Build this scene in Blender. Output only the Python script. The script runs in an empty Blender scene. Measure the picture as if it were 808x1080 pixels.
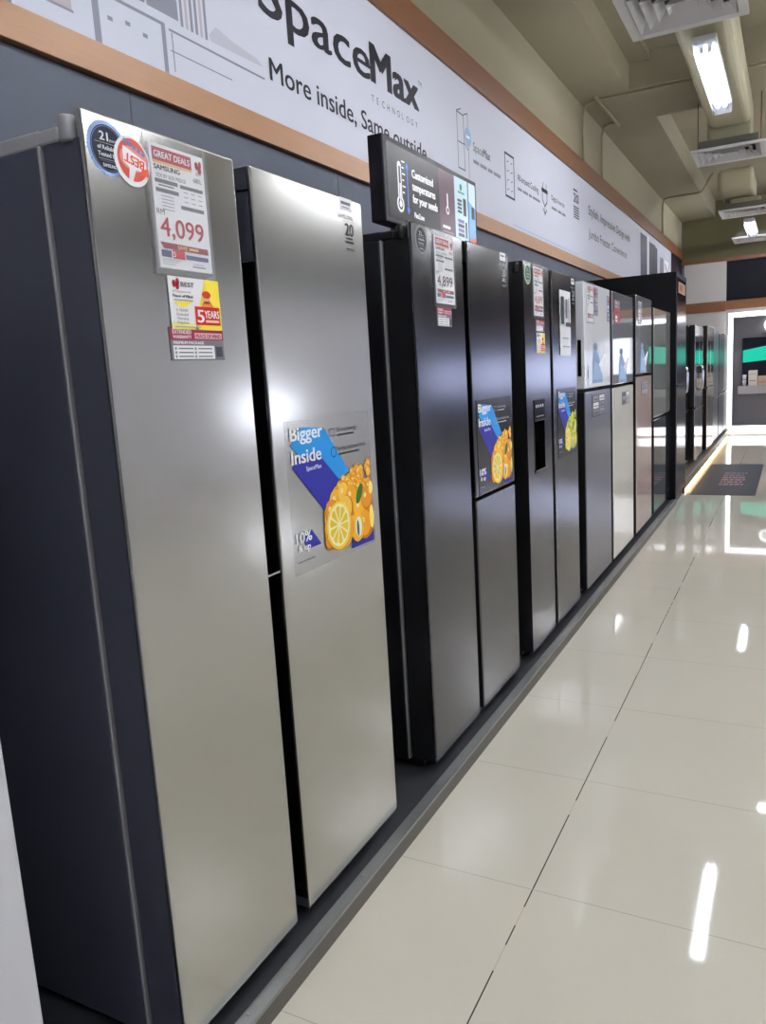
import bpy, bmesh, math, random
from mathutils import Vector, Matrix
random.seed(7)
SC = bpy.context.scene
COL = SC.collection
EYE = 1.343            # camera height above the shop floor

# ------------------------------------------------------------------ materials
def lin(c):
    return tuple(((v/255)/12.92 if v/255 <= .04045 else ((v/255+.055)/1.055)**2.4) for v in c)+(1,)
MATS = {}
def mat(name, rgb, rough=.5, metal=0., emit=0., ecol=None, spec=.5, noise=.06, nscale=6., stretch=(1,1,1),
        bump=0., aniso=0., coat=0., alpha=1.):
    if name in MATS: return MATS[name]
    m = bpy.data.materials.new(name); m.use_nodes = True
    nt = m.node_tree; N = nt.nodes; L = nt.links
    b = N['Principled BSDF']
    b.inputs['Roughness'].default_value = rough
    b.inputs['Metallic'].default_value = metal
    b.inputs['Specular IOR Level'].default_value = spec
    b.inputs['Coat Weight'].default_value = coat
    b.inputs['Coat Roughness'].default_value = .03
    c = lin(rgb)
    tc = N.new('ShaderNodeTexCoord'); mp = N.new('ShaderNodeMapping')
    mp.inputs['Scale'].default_value = stretch
    L.new(tc.outputs['Object'], mp.inputs['Vector'])
    nz = N.new('ShaderNodeTexNoise'); nz.inputs['Scale'].default_value = nscale; nz.inputs['Detail'].default_value = 3
    L.new(mp.outputs['Vector'], nz.inputs['Vector'])
    mx = N.new('ShaderNodeMix'); mx.data_type = 'RGBA'
    mx.inputs[6].default_value = tuple(v*(1-noise) for v in c[:3])+(1,)
    mx.inputs[7].default_value = tuple(min(1, v*(1+noise)) for v in c[:3])+(1,)
    L.new(nz.outputs['Fac'], mx.inputs[0]); L.new(mx.outputs[2], b.inputs['Base Color'])
    if bump:
        bp = N.new('ShaderNodeBump'); bp.inputs['Strength'].default_value = bump; bp.inputs['Distance'].default_value = .002
        L.new(nz.outputs['Fac'], bp.inputs['Height']); L.new(bp.outputs['Normal'], b.inputs['Normal'])
    if aniso:
        b.inputs['Anisotropic'].default_value = aniso
        tg = N.new('ShaderNodeCombineXYZ'); tg.inputs[2].default_value = 1.
        L.new(tg.outputs[0], b.inputs['Tangent'])
    if emit:
        b.inputs['Emission Color'].default_value = lin(ecol or rgb)
        b.inputs['Emission Strength'].default_value = emit
    if alpha < 1: b.inputs['Alpha'].default_value = alpha
    MATS[name] = m
    return m

def ink(rgb, emit=0.):           # printing ink on posters, tags and stickers
    if emit: return mat('screen_%02x%02x%02x' % rgb, (6,6,8), rough=.25, noise=.03, emit=emit, ecol=rgb, spec=.12)
    return mat('ink_%02x%02x%02x' % rgb, rgb, rough=.5, noise=.03, spec=.25)

# ------------------------------------------------------------------ mesh builder
ORIG = {}
class MB:
    """Collects shapes with several materials and links them as ONE mesh object."""
    def __init__(s): s.v=[]; s.f=[]; s.mi=[]; s.sm=[]; s.mats=[]; s.map=None; s.eps=.0004
    def slot(s, m):
        if m not in s.mats: s.mats.append(m)
        return s.mats.index(m)
    def face(s, pts, m, smooth=False):
        k=len(s.v); s.v += [tuple(p) for p in pts]; s.f.append(tuple(range(k,k+len(pts)))); s.mi.append(s.slot(m)); s.sm.append(smooth)
    def box(s, lo, hi, m, r=0., seg=2, front=None, fdir=(1,0,0)):
        lo=[min(a,b) for a,b in zip(lo,hi)]; hi2=[max(a,b) for a,b in zip(lo,hi)]
        bm=bmesh.new(); bmesh.ops.create_cube(bm,size=1)
        for v in bm.verts: v.co=Vector([lo[i]+(v.co[i]+.5)*(hi2[i]-lo[i]) for i in range(3)])
        if r>0:
            bmesh.ops.bevel(bm, geom=list(bm.edges), offset=min(r,min(hi2[i]-lo[i] for i in range(3))*.45), segments=seg, affect='EDGES', profile=.5)
        bm.normal_update()
        k=len(s.v); bm.verts.ensure_lookup_table(); bm.verts.index_update()
        s.v += [tuple(v.co) for v in bm.verts]
        d=Vector(fdir)
        for f in bm.faces:
            s.f.append(tuple(k+v.index for v in f.verts)); s.sm.append(False)
            s.mi.append(s.slot(front if (front and f.normal.dot(d)>.25) else m))
        bm.free()
    def prism(s, pts, d, m):     # polygon swept by vector d
        d=Vector(d); a=[Vector(p) for p in pts]; b=[p+d for p in a]; n=len(a)
        s.face(a[::-1],m); s.face(b,m)
        for i in range(n): s.face([a[i],a[(i+1)%n],b[(i+1)%n],b[i]],m)
    def tube(s, path, r, m, n=10):
        P=[Vector(p) for p in path]; rings=[]
        for i,p in enumerate(P):
            t=((P[i]-P[i-1]) if i else Vector()) 
            t2=((P[i+1]-P[i]) if i<len(P)-1 else Vector())
            t=(t.normalized() if t.length else t)+(t2.normalized() if t2.length else t2); t.normalize()
            a=t.orthogonal().normalized() if i==0 else (rings[-1][1]-t*rings[-1][1].dot(t)).normalized()
            b=t.cross(a); k=len(s.v)
            rr=r[i] if isinstance(r,(list,tuple)) else r
            for j in range(n):
                q=2*math.pi*j/n; s.v.append(tuple(p+a*math.cos(q)*rr+b*math.sin(q)*rr))
            rings.append((k,a))
        sl=s.slot(m)
        for (k,_),(k2,_) in zip(rings,rings[1:]):
            for j in range(n):
                s.f.append((k+j,k+(j+1)%n,k2+(j+1)%n,k2+j)); s.mi.append(sl); s.sm.append(True)
        s.f.append(tuple(rings[0][0]+j for j in range(n))[::-1]); s.mi.append(sl); s.sm.append(False)
        s.f.append(tuple(rings[-1][0]+j for j in range(n))); s.mi.append(sl); s.sm.append(False)
    # flat printing, u to the reader's right, v up, l = layer of ink
    def P(s,u,v,l): return s.map(u,v,l*s.eps)
    def rect(s,u0,v0,u1,v1,m,l=1): s.poly([(u0,v0),(u1,v0),(u1,v1),(u0,v1)],m,l)
    def poly(s,pts,m,l=1): s.face([s.P(u,v,l) for u,v in pts],m)
    def disc(s,u,v,r,m,l=1,n=20,ry=None,rot=0.):
        ry=r if ry is None else ry; c,q=math.cos(rot),math.sin(rot); pts=[]
        for i in range(n):
            a=2*math.pi*i/n; x,y=r*math.cos(a),ry*math.sin(a); pts.append((u+x*c-y*q,v+x*q+y*c))
        s.poly(pts,m,l)
    def ring(s,u,v,r0,r1,m,l=1,n=28,gear=0):
        for i in range(n):
            a,b=2*math.pi*i/n,2*math.pi*(i+1)/n
            s.poly([(u+r0*math.cos(a),v+r0*math.sin(a)),(u+r1*math.cos(a),v+r1*math.sin(a)),(u+r1*math.cos(b),v+r1*math.sin(b)),(u+r0*math.cos(b),v+r0*math.sin(b))],m,l)
    def line(s,u0,v0,u1,v1,w,m,l=1):
        d=Vector((u1-u0,v1-v0)); n=Vector((-d.y,d.x)).normalized()*w/2
        s.poly([(u0-n.x,v0-n.y),(u1-n.x,v1-n.y),(u1+n.x,v1+n.y),(u0+n.x,v0+n.y)],m,l)
    def frame(s,u0,v0,u1,v1,w,m,l=1):
        s.rect(u0,v0,u1,v0+w,m,l); s.rect(u0,v1-w,u1,v1,m,l); s.rect(u0,v0,u0+w,v1,m,l); s.rect(u1-w,v0,u1,v1,m,l)
    def text(s,body,u,v,cap,m,l=2,width=None,bold=0.,rot=0.,align='L'):
        """baseline start (u,v), cap height, optional total width"""
        cu=bpy.data.curves.new('t','FONT'); cu.body=body; cu.size=1; cu.resolution_u=3
        o=bpy.data.objects.new('t',cu); me=o.to_mesh()
        xs=[w.co.x for w in me.vertices]
        if xs:
            x0,x1=min(xs),max(xs); k=cap/.70
            kx=k if width is None else width/(x1-x0)
            sh=0 if align=='L' else (-(x1-x0)*kx/2 if align=='C' else -(x1-x0)*kx)
            c,q=math.cos(rot),math.sin(rot); sl=s.slot(m)
            for j,(dx,dy) in enumerate(((0,0),) if not bold else ((-bold,-bold*.4),(bold,-bold*.4),(-bold,bold*.4),(bold,bold*.4))):
                b0=len(s.v)
                for w in me.vertices:
                    x=(w.co.x-x0)*kx+sh+dx*kx; y=w.co.y*k+dy*k
                    s.v.append(tuple(s.P(u+x*c-y*q,v+x*q+y*c,l+j*.12)))
                for f in me.polygons:
                    s.f.append(tuple(b0+i for i in f.vertices)); s.mi.append(sl); s.sm.append(False)
        o.to_mesh_clear(); bpy.data.objects.remove(o); bpy.data.curves.remove(cu)
    def build(s,name,parent=None,origin=None):
        if parent is not None: origin=ORIG[parent.name]
        elif origin is None:
            origin=[(min(v[i] for v in s.v)+max(v[i] for v in s.v))/2 for i in range(3)]
            origin[2]=min(v[2] for v in s.v)
        o3=Vector(origin)
        me=bpy.data.meshes.new(name)
        me.from_pydata([tuple(Vector(v)-o3) for v in s.v],[],s.f)
        for m in s.mats: me.materials.append(m)
        me.polygons.foreach_set('material_index',s.mi); me.polygons.foreach_set('use_smooth',s.sm)
        me.update()
        o=bpy.data.objects.new(name,me); COL.objects.link(o)
        if parent is not None: o.parent=parent
        else: o.location=o3
        ORIG[o.name]=tuple(o3)
        return o

def tag(o,label,cat,group=None,kind=None):
    o['label']=label; o['category']=cat
    if group: o['group']=group
    if kind: o['kind']=kind
    return o
def thing(name,loc,label,cat,group=None):
    o=bpy.data.objects.new(name,None); COL.objects.link(o); o.location=loc; ORIG[o.name]=tuple(loc)
    o.empty_display_size=.1
    return tag(o,label,cat,group)
def struct(mb,name,parent=None):
    o=mb.build(name,parent)
    if parent is None: o['kind']='structure'
    return o
def onx(x): return lambda u,v,d: (x+d,u,v)          # facing +x, u along +y
def ony(y): return lambda u,v,d: (u,y-d,v)          # facing -y, u along +x
def onz(z): return lambda u,v,d: (u,v,z+d)          # facing up

# ------------------------------------------------------------------ palette
STEEL   = mat('brushed_steel',(190,189,186),rough=.17,metal=1.,noise=.03,nscale=40,stretch=(1,60,1),aniso=.5)
GREYSIDE= mat('grey_painted_side',(64,66,80),rough=.42,noise=.03)
GREYTRIM= mat('grey_trim',(146,146,150),rough=.4,noise=.03)
BLKSTEEL= mat('black_steel',(96,96,101),rough=.16,metal=1.,noise=.03,nscale=40,stretch=(1,60,1),aniso=.5)
BLKSIDE = mat('black_side',(15,15,18),rough=.4,noise=.05)
GASKET  = mat('gasket_rubber',(12,12,15),rough=.7)
GLOSSBLK= mat('gloss_black',(10,10,13),rough=.08,noise=.02)
CHROME  = mat('chrome',(210,210,214),rough=.12,metal=1.)
EDGE    = mat('edge_steel',(205,205,205),rough=.3,metal=1.)
WHITEGL = mat('white_glass',(232,234,240),rough=.10,noise=.02,spec=.6)
MIRRGL  = mat('silver_mirror_glass',(176,178,184),rough=.05,metal=.6,noise=.02)
BEIGEGL = mat('beige_glass',(232,229,219),rough=.06,noise=.02,spec=.9)
PINKGL  = mat('pink_glass',(194,174,168),rough=.06,noise=.02,spec=.9)
DARKGL  = mat('dark_glass',(44,46,54),rough=.05,noise=.02,spec=.9)
DOVE    = mat('dove_grey_steel',(124,124,130),rough=.28,metal=.9,noise=.03,aniso=.4)
WHITEPL = mat('white_enamel',(214,215,222),rough=.3,noise=.02)
WOOD    = mat('wood_trim',(158,112,70),rough=.4,noise=.12,nscale=5,stretch=(8,.7,14))
WOODTOP = mat('wood_trim_top',(122,80,52),rough=.4,noise=.12,nscale=5,stretch=(8,.7,14))
BOARD   = mat('sign_board',(200,202,215),rough=.55,noise=.015,nscale=1.5)
DWALL   = mat('slate_wall_paint',(74,80,94),rough=.6,noise=.04,nscale=2)
OLIVE   = mat('cream_wall_paint',(166,160,136),rough=.85,noise=.07,nscale=1.6,bump=.1)
CEILM   = mat('ceiling_paint',(164,157,134),rough=.9,noise=.07,nscale=1.3,bump=.1)
PIPE    = mat('painted_conduit',(160,154,126),rough=.6)
WHITEM  = mat('white_metal',(226,226,226),rough=.4,noise=.02)
NAVY    = mat('navy_panel',(13,13,26),rough=.5,spec=.2)
OFFWH   = mat('offwhite_panel',(190,186,184),rough=.6,noise=.03)
TUBE    = mat('lamp_tube',(255,255,255),emit=25.,ecol=(250,252,255))
LEDW    = mat('led_white',(255,255,255),emit=.85,ecol=(250,251,255))
LEDWARM = mat('led_warm',(255,214,150),emit=10.,ecol=(255,206,130))
K=ink((20,20,28)); W=ink((245,245,248)); RED=ink((178,36,58)); GR=ink((110,112,120)); LG=ink((170,172,180))
FILM = mat('clear_film',(205,205,205),rough=.12,noise=.02,alpha=.08)
ACRYL= mat('acrylic_sleeve',(225,228,235),rough=.05,noise=.02,alpha=.10,spec=.3)

# ------------------------------------------------------------------ room shell
XW=-1.78
def floor_material():
    m=bpy.data.materials.new('polished_floor_tile'); m.use_nodes=True
    nt=m.node_tree; N=nt.nodes; L=nt.links; b=N['Principled BSDF']
    tc=N.new('ShaderNodeTexCoord'); sp=N.new('ShaderNodeSeparateXYZ'); L.new(tc.outputs['Object'],sp.inputs[0])
    def mth(op,a,bv=None):
        n=N.new('ShaderNodeMath'); n.operation=op
        for i,x in enumerate((a,bv)):
            if x is None: continue
            if isinstance(x,(int,float)): n.inputs[i].default_value=x
            else: L.new(x,n.inputs[i])
        return n.outputs[0]
    def grid(co,off,w):
        f=mth('FRACT',mth('DIVIDE',mth('ADD',co,off),.6)); d=mth('MINIMUM',f,mth('SUBTRACT',1.,f))
        return mth('LESS_THAN',d,w/.6)
    nz=N.new('ShaderNodeTexNoise'); nz.inputs['Scale'].default_value=4; L.new(tc.outputs['Object'],nz.inputs['Vector'])
    nz2=N.new('ShaderNodeTexNoise'); nz2.inputs['Scale'].default_value=1.1; nz2.inputs['Detail'].default_value=5; L.new(tc.outputs['Object'],nz2.inputs['Vector'])
    gx=grid(sp.outputs[0],.57+60,.0017); gy=grid(sp.outputs[1],-1.785+60,.0012)
    base=N.new('ShaderNodeMix'); base.data_type='RGBA'
    base.inputs[6].default_value=lin((208,202,187)); base.inputs[7].default_value=lin((218,213,200)); L.new(nz2.outputs['Fac'],base.inputs[0])
    gc=N.new('ShaderNodeMix'); gc.data_type='RGBA'
    gc.inputs[6].default_value=lin((70,66,62)); gc.inputs[7].default_value=lin((196,190,180))
    L.new(mth('GREATER_THAN',nz.outputs['Fac'],.56),gc.inputs[0])
    m1=N.new('ShaderNodeMix'); m1.data_type='RGBA'; L.new(gx,m1.inputs[0]); L.new(base.outputs[2],m1.inputs[6]); L.new(gc.outputs[2],m1.inputs[7])
    m2=N.new('ShaderNodeMix'); m2.data_type='RGBA'; L.new(gy,m2.inputs[0]); L.new(m1.outputs[2],m2.inputs[6]); m2.inputs[7].default_value=lin((176,170,160))
    L.new(m2.outputs[2],b.inputs['Base Color'])
    b.inputs['Roughness'].default_value=.035; b.inputs['Specular IOR Level'].default_value=.45
    return m
FLOORM=floor_material()
Y0,Y1,XR=-3.0,15.6,5.0
m=MB(); m.box((XW-.2,Y0,-.1),(XR+.2,Y1,0),FLOORM); f=m.build('floor',origin=(0,0,0)); f['kind']='structure'
m=MB(); m.box((XW-.2,Y0,0),(XW,15.2,2.23),DWALL); m.box((XW-.2,Y0,2.23),(XW-.02,15.2,4.1),OLIVE)
# fine vertical joints between the wall boards
JOINT=mat('board_joint',(50,54,64),rough=.7)
for yj in (1.9,3.12,4.34,5.56): m.box((XW,yj-.002,0),(XW+.0006,yj+.002,2.23),JOINT)
struct(m,'wall_left')
m=MB(); m.box((XW-.2,Y1,0),(XR+.2,Y1+.2,4.1),mat('concrete_grey',(112,110,116),rough=.7,noise=.12,nscale=3)); struct(m,'wall_back')
m=MB(); m.box((XR,Y0,0),(XR+.2,Y1,4.1),mat('right_wall_paint',(214,216,226),rough=.7,noise=.05)); struct(m,'wall_right')
m=MB(); m.box((XW-.2,Y0-.2,0),(XR+.2,Y0,4.1),mat('front_wall_paint',(150,150,156),rough=.7,noise=.05)); struct(m,'wall_front')
# ceiling: slab, long beam against the wall, cross beams
m=MB(); m.box((XW-.2,Y0,4.0),(XR+.2,Y1,4.2),CEILM); struct(m,'ceiling')
m=MB(); m.box((XW-.02,Y0,3.72),(-1.35,7.64,4.0),CEILM); struct(m,'beam_wall')
m=MB(); m.box((XW-.02,7.64,3.72),(XR,8.60,4.0),CEILM); struct(m,'beam_cross')
m=MB(); m.box((XW-.02,8.60,3.72),(-1.26,15.2,4.0),CEILM); struct(m,'beam_wall_far')
m=MB(); m.box((XW-.02,1.2,3.72),(XR,2.1,4.0),CEILM); struct(m,'beam_cross_near')
m=MB(); m.box((-1.35,2.1,3.93),(-1.18,7.64,4.0),CEILM); struct(m,'trim_1')
# back of the shop: high olive wall, panels, wooden bands
m=MB(); m.box((XW,15.2,3.02),(XR,15.4,4.0),mat('olive_wall_paint',(120,114,84),rough=.85,noise=.1,nscale=1.2)); struct(m,'wall_back_upper')
m=MB(); m.box((XW,14.95,2.955),(XR,15.2,3.02),WOODTOP); m.box((-1.72,14.90,2.13),(-1.05,15.0,2.30),WOODTOP); m.box((-1.05,14.93,2.15),(XR,15.0,2.30),WOODTOP); struct(m,'trim_2')
m=MB(); m.box((-1.72,14.92,0),(-1.05,15.2,2.955),OFFWH); struct(m,'column_back')
m=MB(); m.box((-1.05,15.0,2.15),(XR,15.2,2.955),NAVY); struct(m,'wall_back_panel')
m=MB(); m.box((-1.05,14.96,0),(-1.0,15.2,2.15),OFFWH); m.box((-1.0,14.96,2.09),(XR,15.2,2.15),OFFWH); struct(m,'trim_3')

# ------------------------------------------------------------------ header sign over the fridges
sign=thing('header_sign',(XW,5.,2.233),'long pale wood-framed header sign with big dark lettering, above the fridges','sign')
m=MB(); m.box((XW-.015,-1.5,2.32),(XW+.012,13.6,3.05),BOARD); m.box((XW-.015,13.6,2.32),(XW+.010,15.0,3.05),NAVY); m.build('board',sign)
m=MB(); m.box((XW-.015,-1.5,2.233),(XW+.022,15.0,2.322),WOOD,r=.002); m.build('lower_trim',sign)
m=MB(); m.box((XW-.015,-1.5,3.043),(XW+.03,15.0,3.198),WOODTOP,r=.002); m.build('upper_trim',sign)
SX=XW+.012
def sb(): b=MB(); b.map=onx(SX); b.eps=.0006; return b
INK1=ink((26,27,36)); INK2=ink((70,72,84)); INK3=ink((132,134,148)); BLU=ink((150,178,214)); PALEGR=ink((196,199,212))  # the last one is a pale grey print tone
def part(name,fn):
    m=sb(); fn(m); return m.build(name,sign)
def headline(m):
    m.text('Space',2.60,2.697,.172,INK1,2,width=.86,bold=.013); m.text('Max',3.475,2.703,.168,INK1,2,width=.515,bold=.036); m.text('TM',4.00,2.83,.024,INK2,2)
part('headline',headline)
def techword(m):
    for i,ch in enumerate('TECHNOLOGY'): m.text(ch,3.462+i*.0535,2.612,.030,INK2,2)
part('small_word',techword)
part('slogan',lambda m: m.text('More inside, Same outside',2.638,2.470,.080,INK1,2,width=1.43,bold=.012))
def ic1(m):
    m.frame(4.53,2.53,4.64,2.845,.007,INK2); m.line(4.53,2.68,4.64,2.68,.006,INK2); m.line(4.64,2.845,4.705,2.87,.006,INK2); m.line(4.705,2.87,4.705,2.50,.006,INK2); m.line(4.64,2.69,4.705,2.66,.006,INK2); m.line(4.53,2.845,4.60,2.87,.006,INK2)
    m.disc(4.70,2.735,.055,BLU,2,24); m.rect(4.672,2.728,4.728,2.742,W,3)
part('fridge_icon',ic1)
def ic2(m):
    m.frame(5.385,2.515,5.59,2.805,.014,INK1)
    for r_ in range(4):
        for c_ in range(2): m.line(5.43+.08*c_,2.565+r_*.06,5.47+.08*c_,2.575+r_*.06,.006,INK2)
part('shelves_icon',ic2)
def ic3(m):
    m.line(6.31,2.77,6.31,2.73,.012,INK1); m.line(6.40,2.77,6.40,2.73,.012,INK1); m.rect(6.27,2.70,6.44,2.73,INK1); m.line(6.29,2.70,6.29,2.64,.012,INK1); m.line(6.42,2.70,6.42,2.64,.012,INK1); m.line(6.29,2.64,6.355,2.60,.012,INK1); m.line(6.42,2.64,6.355,2.60,.012,INK1)
    m.line(6.355,2.60,6.355,2.53,.012,INK1); m.line(6.30,2.58,6.355,2.54,.010,INK1); m.line(6.41,2.58,6.355,2.54,.010,INK1)
part('plug_icon',ic3)
def cap1(m):
    m.text('Space',4.785,2.678,.052,INK2,2,width=.175); m.text('Max',4.965,2.678,.052,INK2,2,width=.125,bold=.02); [m.rect(4.78+a,2.607,4.78+b,2.628,INK3,2) for a,b in ((0,.10),(.12,.24),(.26,.35),(.37,.51))]
part('caption',cap1)
def cap2(m): m.text('All-around Cooling',5.66,2.668,.046,INK1,2,width=.52); [m.rect(5.66+a,2.603,5.66+b,2.622,INK3,2) for a,b in ((0,.10),(.12,.25),(.27,.34),(.36,.56))]
part('caption',cap2)
def cap3(m): m.text('Digital Inverter',6.55,2.68,.042,INK2,2,width=.42); [m.rect(6.55+a,2.612,6.55+b,2.632,INK3,2) for a,b in ((0,.16),(.19,.30),(.32,.44))]
part('caption',cap3)
def cap4(m):
    m.rect(7.27,2.64,7.49,2.905,PALEGR); m.text('20',7.285,2.79,.075,INK1,2,width=.18,bold=.02); m.rect(7.28,2.885,7.42,2.90,INK1,2)
    for i in range(5): m.rect(7.28,2.655+i*.022,7.48,2.668+i*.022,INK2,2)
part('guarantee_mark',cap4)
def cap5(m): m.text('Stylish, Impressive Design with',7.86,2.765,.085,INK1,2,width=2.15); m.text('Jumbo Freezer Convenience',7.86,2.555,.085,INK1,2,width=1.95)
part('tagline',cap5)
part('blue_rule',lambda m: m.rect(5.53,2.346,7.42,2.352,BLU,2))
m=sb()   # kitchen photograph printed on the near end, showing an open fridge
PH1,PH2,PH3,PH4=ink((132,134,148)),ink((200,203,216)),ink((214,214,222)),ink((180,168,174))
m.rect(.2,2.325,1.505,3.04,ink((120,122,136))); m.rect(1.53,2.325,2.06,2.462,PH2)
m.rect(1.775,2.325,1.80,2.47,PH1,2); m.rect(1.56,2.372,1.705,2.379,PH1,2); m.rect(1.57,2.379,1.70,2.41,PH4,2)
m.poly([(1.80,2.462),(2.07,2.462),(2.07,2.472),(1.80,2.472)],PH1,3); m.rect(2.055,2.325,2.073,2.47,PH1,2)
m.rect(1.80,2.472,2.09,2.50,PH2,2); m.rect(2.0,2.50,2.14,2.56,PH1,2); m.rect(1.3,2.50,1.99,2.90,PH3,2); m.frame(1.3,2.50,1.99,2.90,.012,PH1,3)
for i in range(6): m.rect(2.15+i*.024,2.49,2.163+i*.024,2.62+.02*(i%3),(PH1,PH4,INK3)[i%3],2)
m.rect(2.09,2.457,2.60,2.464,INK3,2); m.rect(2.10,2.34,2.105,2.455,INK3,2); m.rect(2.09,2.398,2.40,2.402,INK3,2)
m.poly([(2.29,2.51),(2.33,2.548),(2.42,2.53),(2.56,2.518),(2.60,2.50),(2.30,2.492)],ink((184,186,198)),2)
for i,(a,b_) in enumerate(((1.83,2.40),(1.90,2.41),(1.97,2.40))): m.rect(a,b_,a+.02,b_+.012,INK3,2)
m.build('kitchen_picture',sign)
m=sb()   # picture of fridges on the far end
D1=ink((58,62,90))
m.rect(10.45,2.33,10.75,3.0,PALEGR); m.rect(10.75,2.33,11.25,2.98,D1,2); m.rect(11.30,2.33,11.40,3.0,W,2); m.rect(11.45,2.33,12.0,2.95,INK2,2); m.rect(12.0,2.33,12.15,2.93,D1,3)
m.rect(12.4,2.33,12.75,2.85,INK3,2); m.rect(12.85,2.45,13.45,2.85,W,2); m.line(12.95,2.80,13.2,2.65,.04,D1,3); m.line(13.2,2.65,13.42,2.86,.04,D1,3)
m.build('fridge_picture',sign)

# ------------------------------------------------------------------ platform in front
m=MB(); PLAT=mat('platform_top',(52,53,58),rough=.45,noise=.12); PFR=mat('platform_front',(92,87,82),rough=.45,noise=.05)
pl=thing('display_platform',(-1.36,3.7,0),'low dark display platform with grey metal lip under the long fridge row','platform')
m.box((XW+.002,-1.5,0),(-.952,7.70,.051),PLAT,front=PFR); m.build('base',pl)
m=MB(); LIP=mat('aluminium_lip',(150,152,152),rough=.35,metal=.6,noise=.06,nscale=20,stretch=(1,.2,1))
m.box((-.984,-1.5,.0505),(-.950,7.70,.0545),LIP,r=.001); m.box((-.9525,-1.5,.046),(-.9495,7.70,.0545),LIP)
m.build('lip_strip',pl)
SCREW=mat('screw_steel',(190,190,190),rough=.3,metal=1.)
for i in range(17):
    m=MB(); y=-.9+i*.5; m.tube([(-.972,y,.054),(-.972,y,.0560)],[.0035,.0026],SCREW,8); m.build('screw',pl)

# ------------------------------------------------------------------ fridges
ZB,ZT=.093,1.79        # bottom and top of the doors
def feet(p,y0,y1,base):
    for yy in (y0+.06,y1-.06):
        for xx in (-1.15,-1.62):
            m=MB(); m.tube([(xx,yy,base),(xx,yy,base+.012),(xx,yy,base+.05)],[.022,.022,.014],BLKSIDE,10); m.build('foot',p)
def body(p,y0,y1,side,trim,ztop=1.748,base=.053,xf=-1.0):
    m=MB(); m.box((-1.70,y0,base+.03),(xf-.105,y1,ztop),side,r=.004); m.build('cabinet',p)
    m=MB(); m.box((xf-.105,y0-.0006,base+.035),(xf-.099,y1+.0006,ztop),trim,r=.002); m.build('front_frame',p)
    m=MB(); m.box((xf-.097,y0+.012,ZB+.01),(xf-.086,y1-.012,ztop-.01),GASKET); m.build('gasket',p)
    m=MB(); m.box((xf-.13,y0+.02,base+.008),(xf-.06,y1-.02,ZB-.006),BLKSIDE,r=.003); m.build('kick_plate',p)
    feet(p,y0,y1,base)
def door(p,y0,y1,z0,z1,front,side,xf=-1.0,th=.088,r=.005,hinge=None,edge=None):
    m=MB()
    if hinge:                                   # top corner cut away for the hinge pin
        a,b=(y0,y0+.05) if hinge=='l' else (y1-.05,y1)
        m.box((xf-th,y0,z0),(xf-.006,y1,z1-.045),side)
        if hinge=='l': m.box((xf-th,b,z1-.05),(xf-.006,y1,z1-.002),side)
        else: m.box((xf-th,y0,z1-.05),(xf-.006,a,z1-.002),side)
        m.box((xf-.012,y0,z0),(xf,y1,z1),edge or side,r=.004,seg=3,front=front)
    else:
        m.box((xf-th,y0,z0),(xf,y1,z1),side,r=r,seg=3,front=front)
    return m.build('door',p)
def hinge(p,y,trim,sgn=1,xf=-1.0):
    m=MB()
    m.box((xf-.105,y,1.746),(xf-.055,y+sgn*.07,1.771),trim,r=.005)
    m.box((-1.70,y,1.746),(xf-.097,y+sgn*.045,1.772),trim,r=.004)
    m.build('hinge_cover',p)
    m=MB(); m.tube([(xf-.032,y+sgn*.003,1.742),(xf-.032,y+sgn*.003,1.747),(xf-.032,y+sgn*.003,1.778),(xf-.032,y+sgn*.003,1.781)],[.012,.0145,.0145,.013],trim,18); m.build('hinge_cap',p)
def grip(p,y,z0,z1,sgn,xf=-1.0):
    m=MB(); m.box((xf-.080,y-.0015,z0),(xf-.004,y+.0015,z1),GLOSSBLK); m.build('grip_channel',p)
def printed(p,name,fn,xf=-1.0):
    m=MB(); m.map=onx(xf); fn(m); return m.build(name,p)
def mark20(y,z,k,light,full=True):               # white energy slip and printed guarantee mark at the door's top corner
    def fn(m):
        m.rect(y-.032,z+.032,y+.028,z+.062,W); m.rect(y-.026,z+.046,y+.020,z+.053,GR,2); m.rect(y-.022,z+.038,y+.014,z+.041,LG,2)
        m.text('SAMSUNG',y-.045,z+.012,.011,k,2,width=.075)
        m.text('20',y-.012,z-.027,.030,k,2,width=.042,bold=.008)
        m.rect(y-.008,z-.036,y+.022,z-.032,k,2); m.rect(y-.012,z-.045,y+.026,z-.040,k,2); m.rect(y-.010,z-.060,y+.026,z-.058,k,2)
        m.frame(y-.018,z-.064,y+.034,z+.008,.0006,k,2)
    return fn

# --- nearest white appliance at the left edge of the picture
p=thing('white_fridge',(-1.36,.3,.053),'plain white fridge cut off at the far left edge, before the silver one','fridge')
m=MB(); m.box((-1.70,-.08,.08),(-1.085,.672,1.72),WHITEPL,r=.006); m.build('cabinet',p)
m=MB(); m.box((-1.07,-.08,.093),(-1.0,.672,1.20),WHITEPL,r=.01,seg=3); m.build('door',p)
m=MB(); m.box((-1.07,-.08,1.21),(-1.0,.672,1.73),WHITEPL,r=.01,seg=3); m.build('door',p)
m=MB(); m.box((-1.085,-.07,.10),(-1.07,.662,1.71),GASKET); m.build('gasket',p)
feet(p,-.08,.672,.053)

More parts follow.
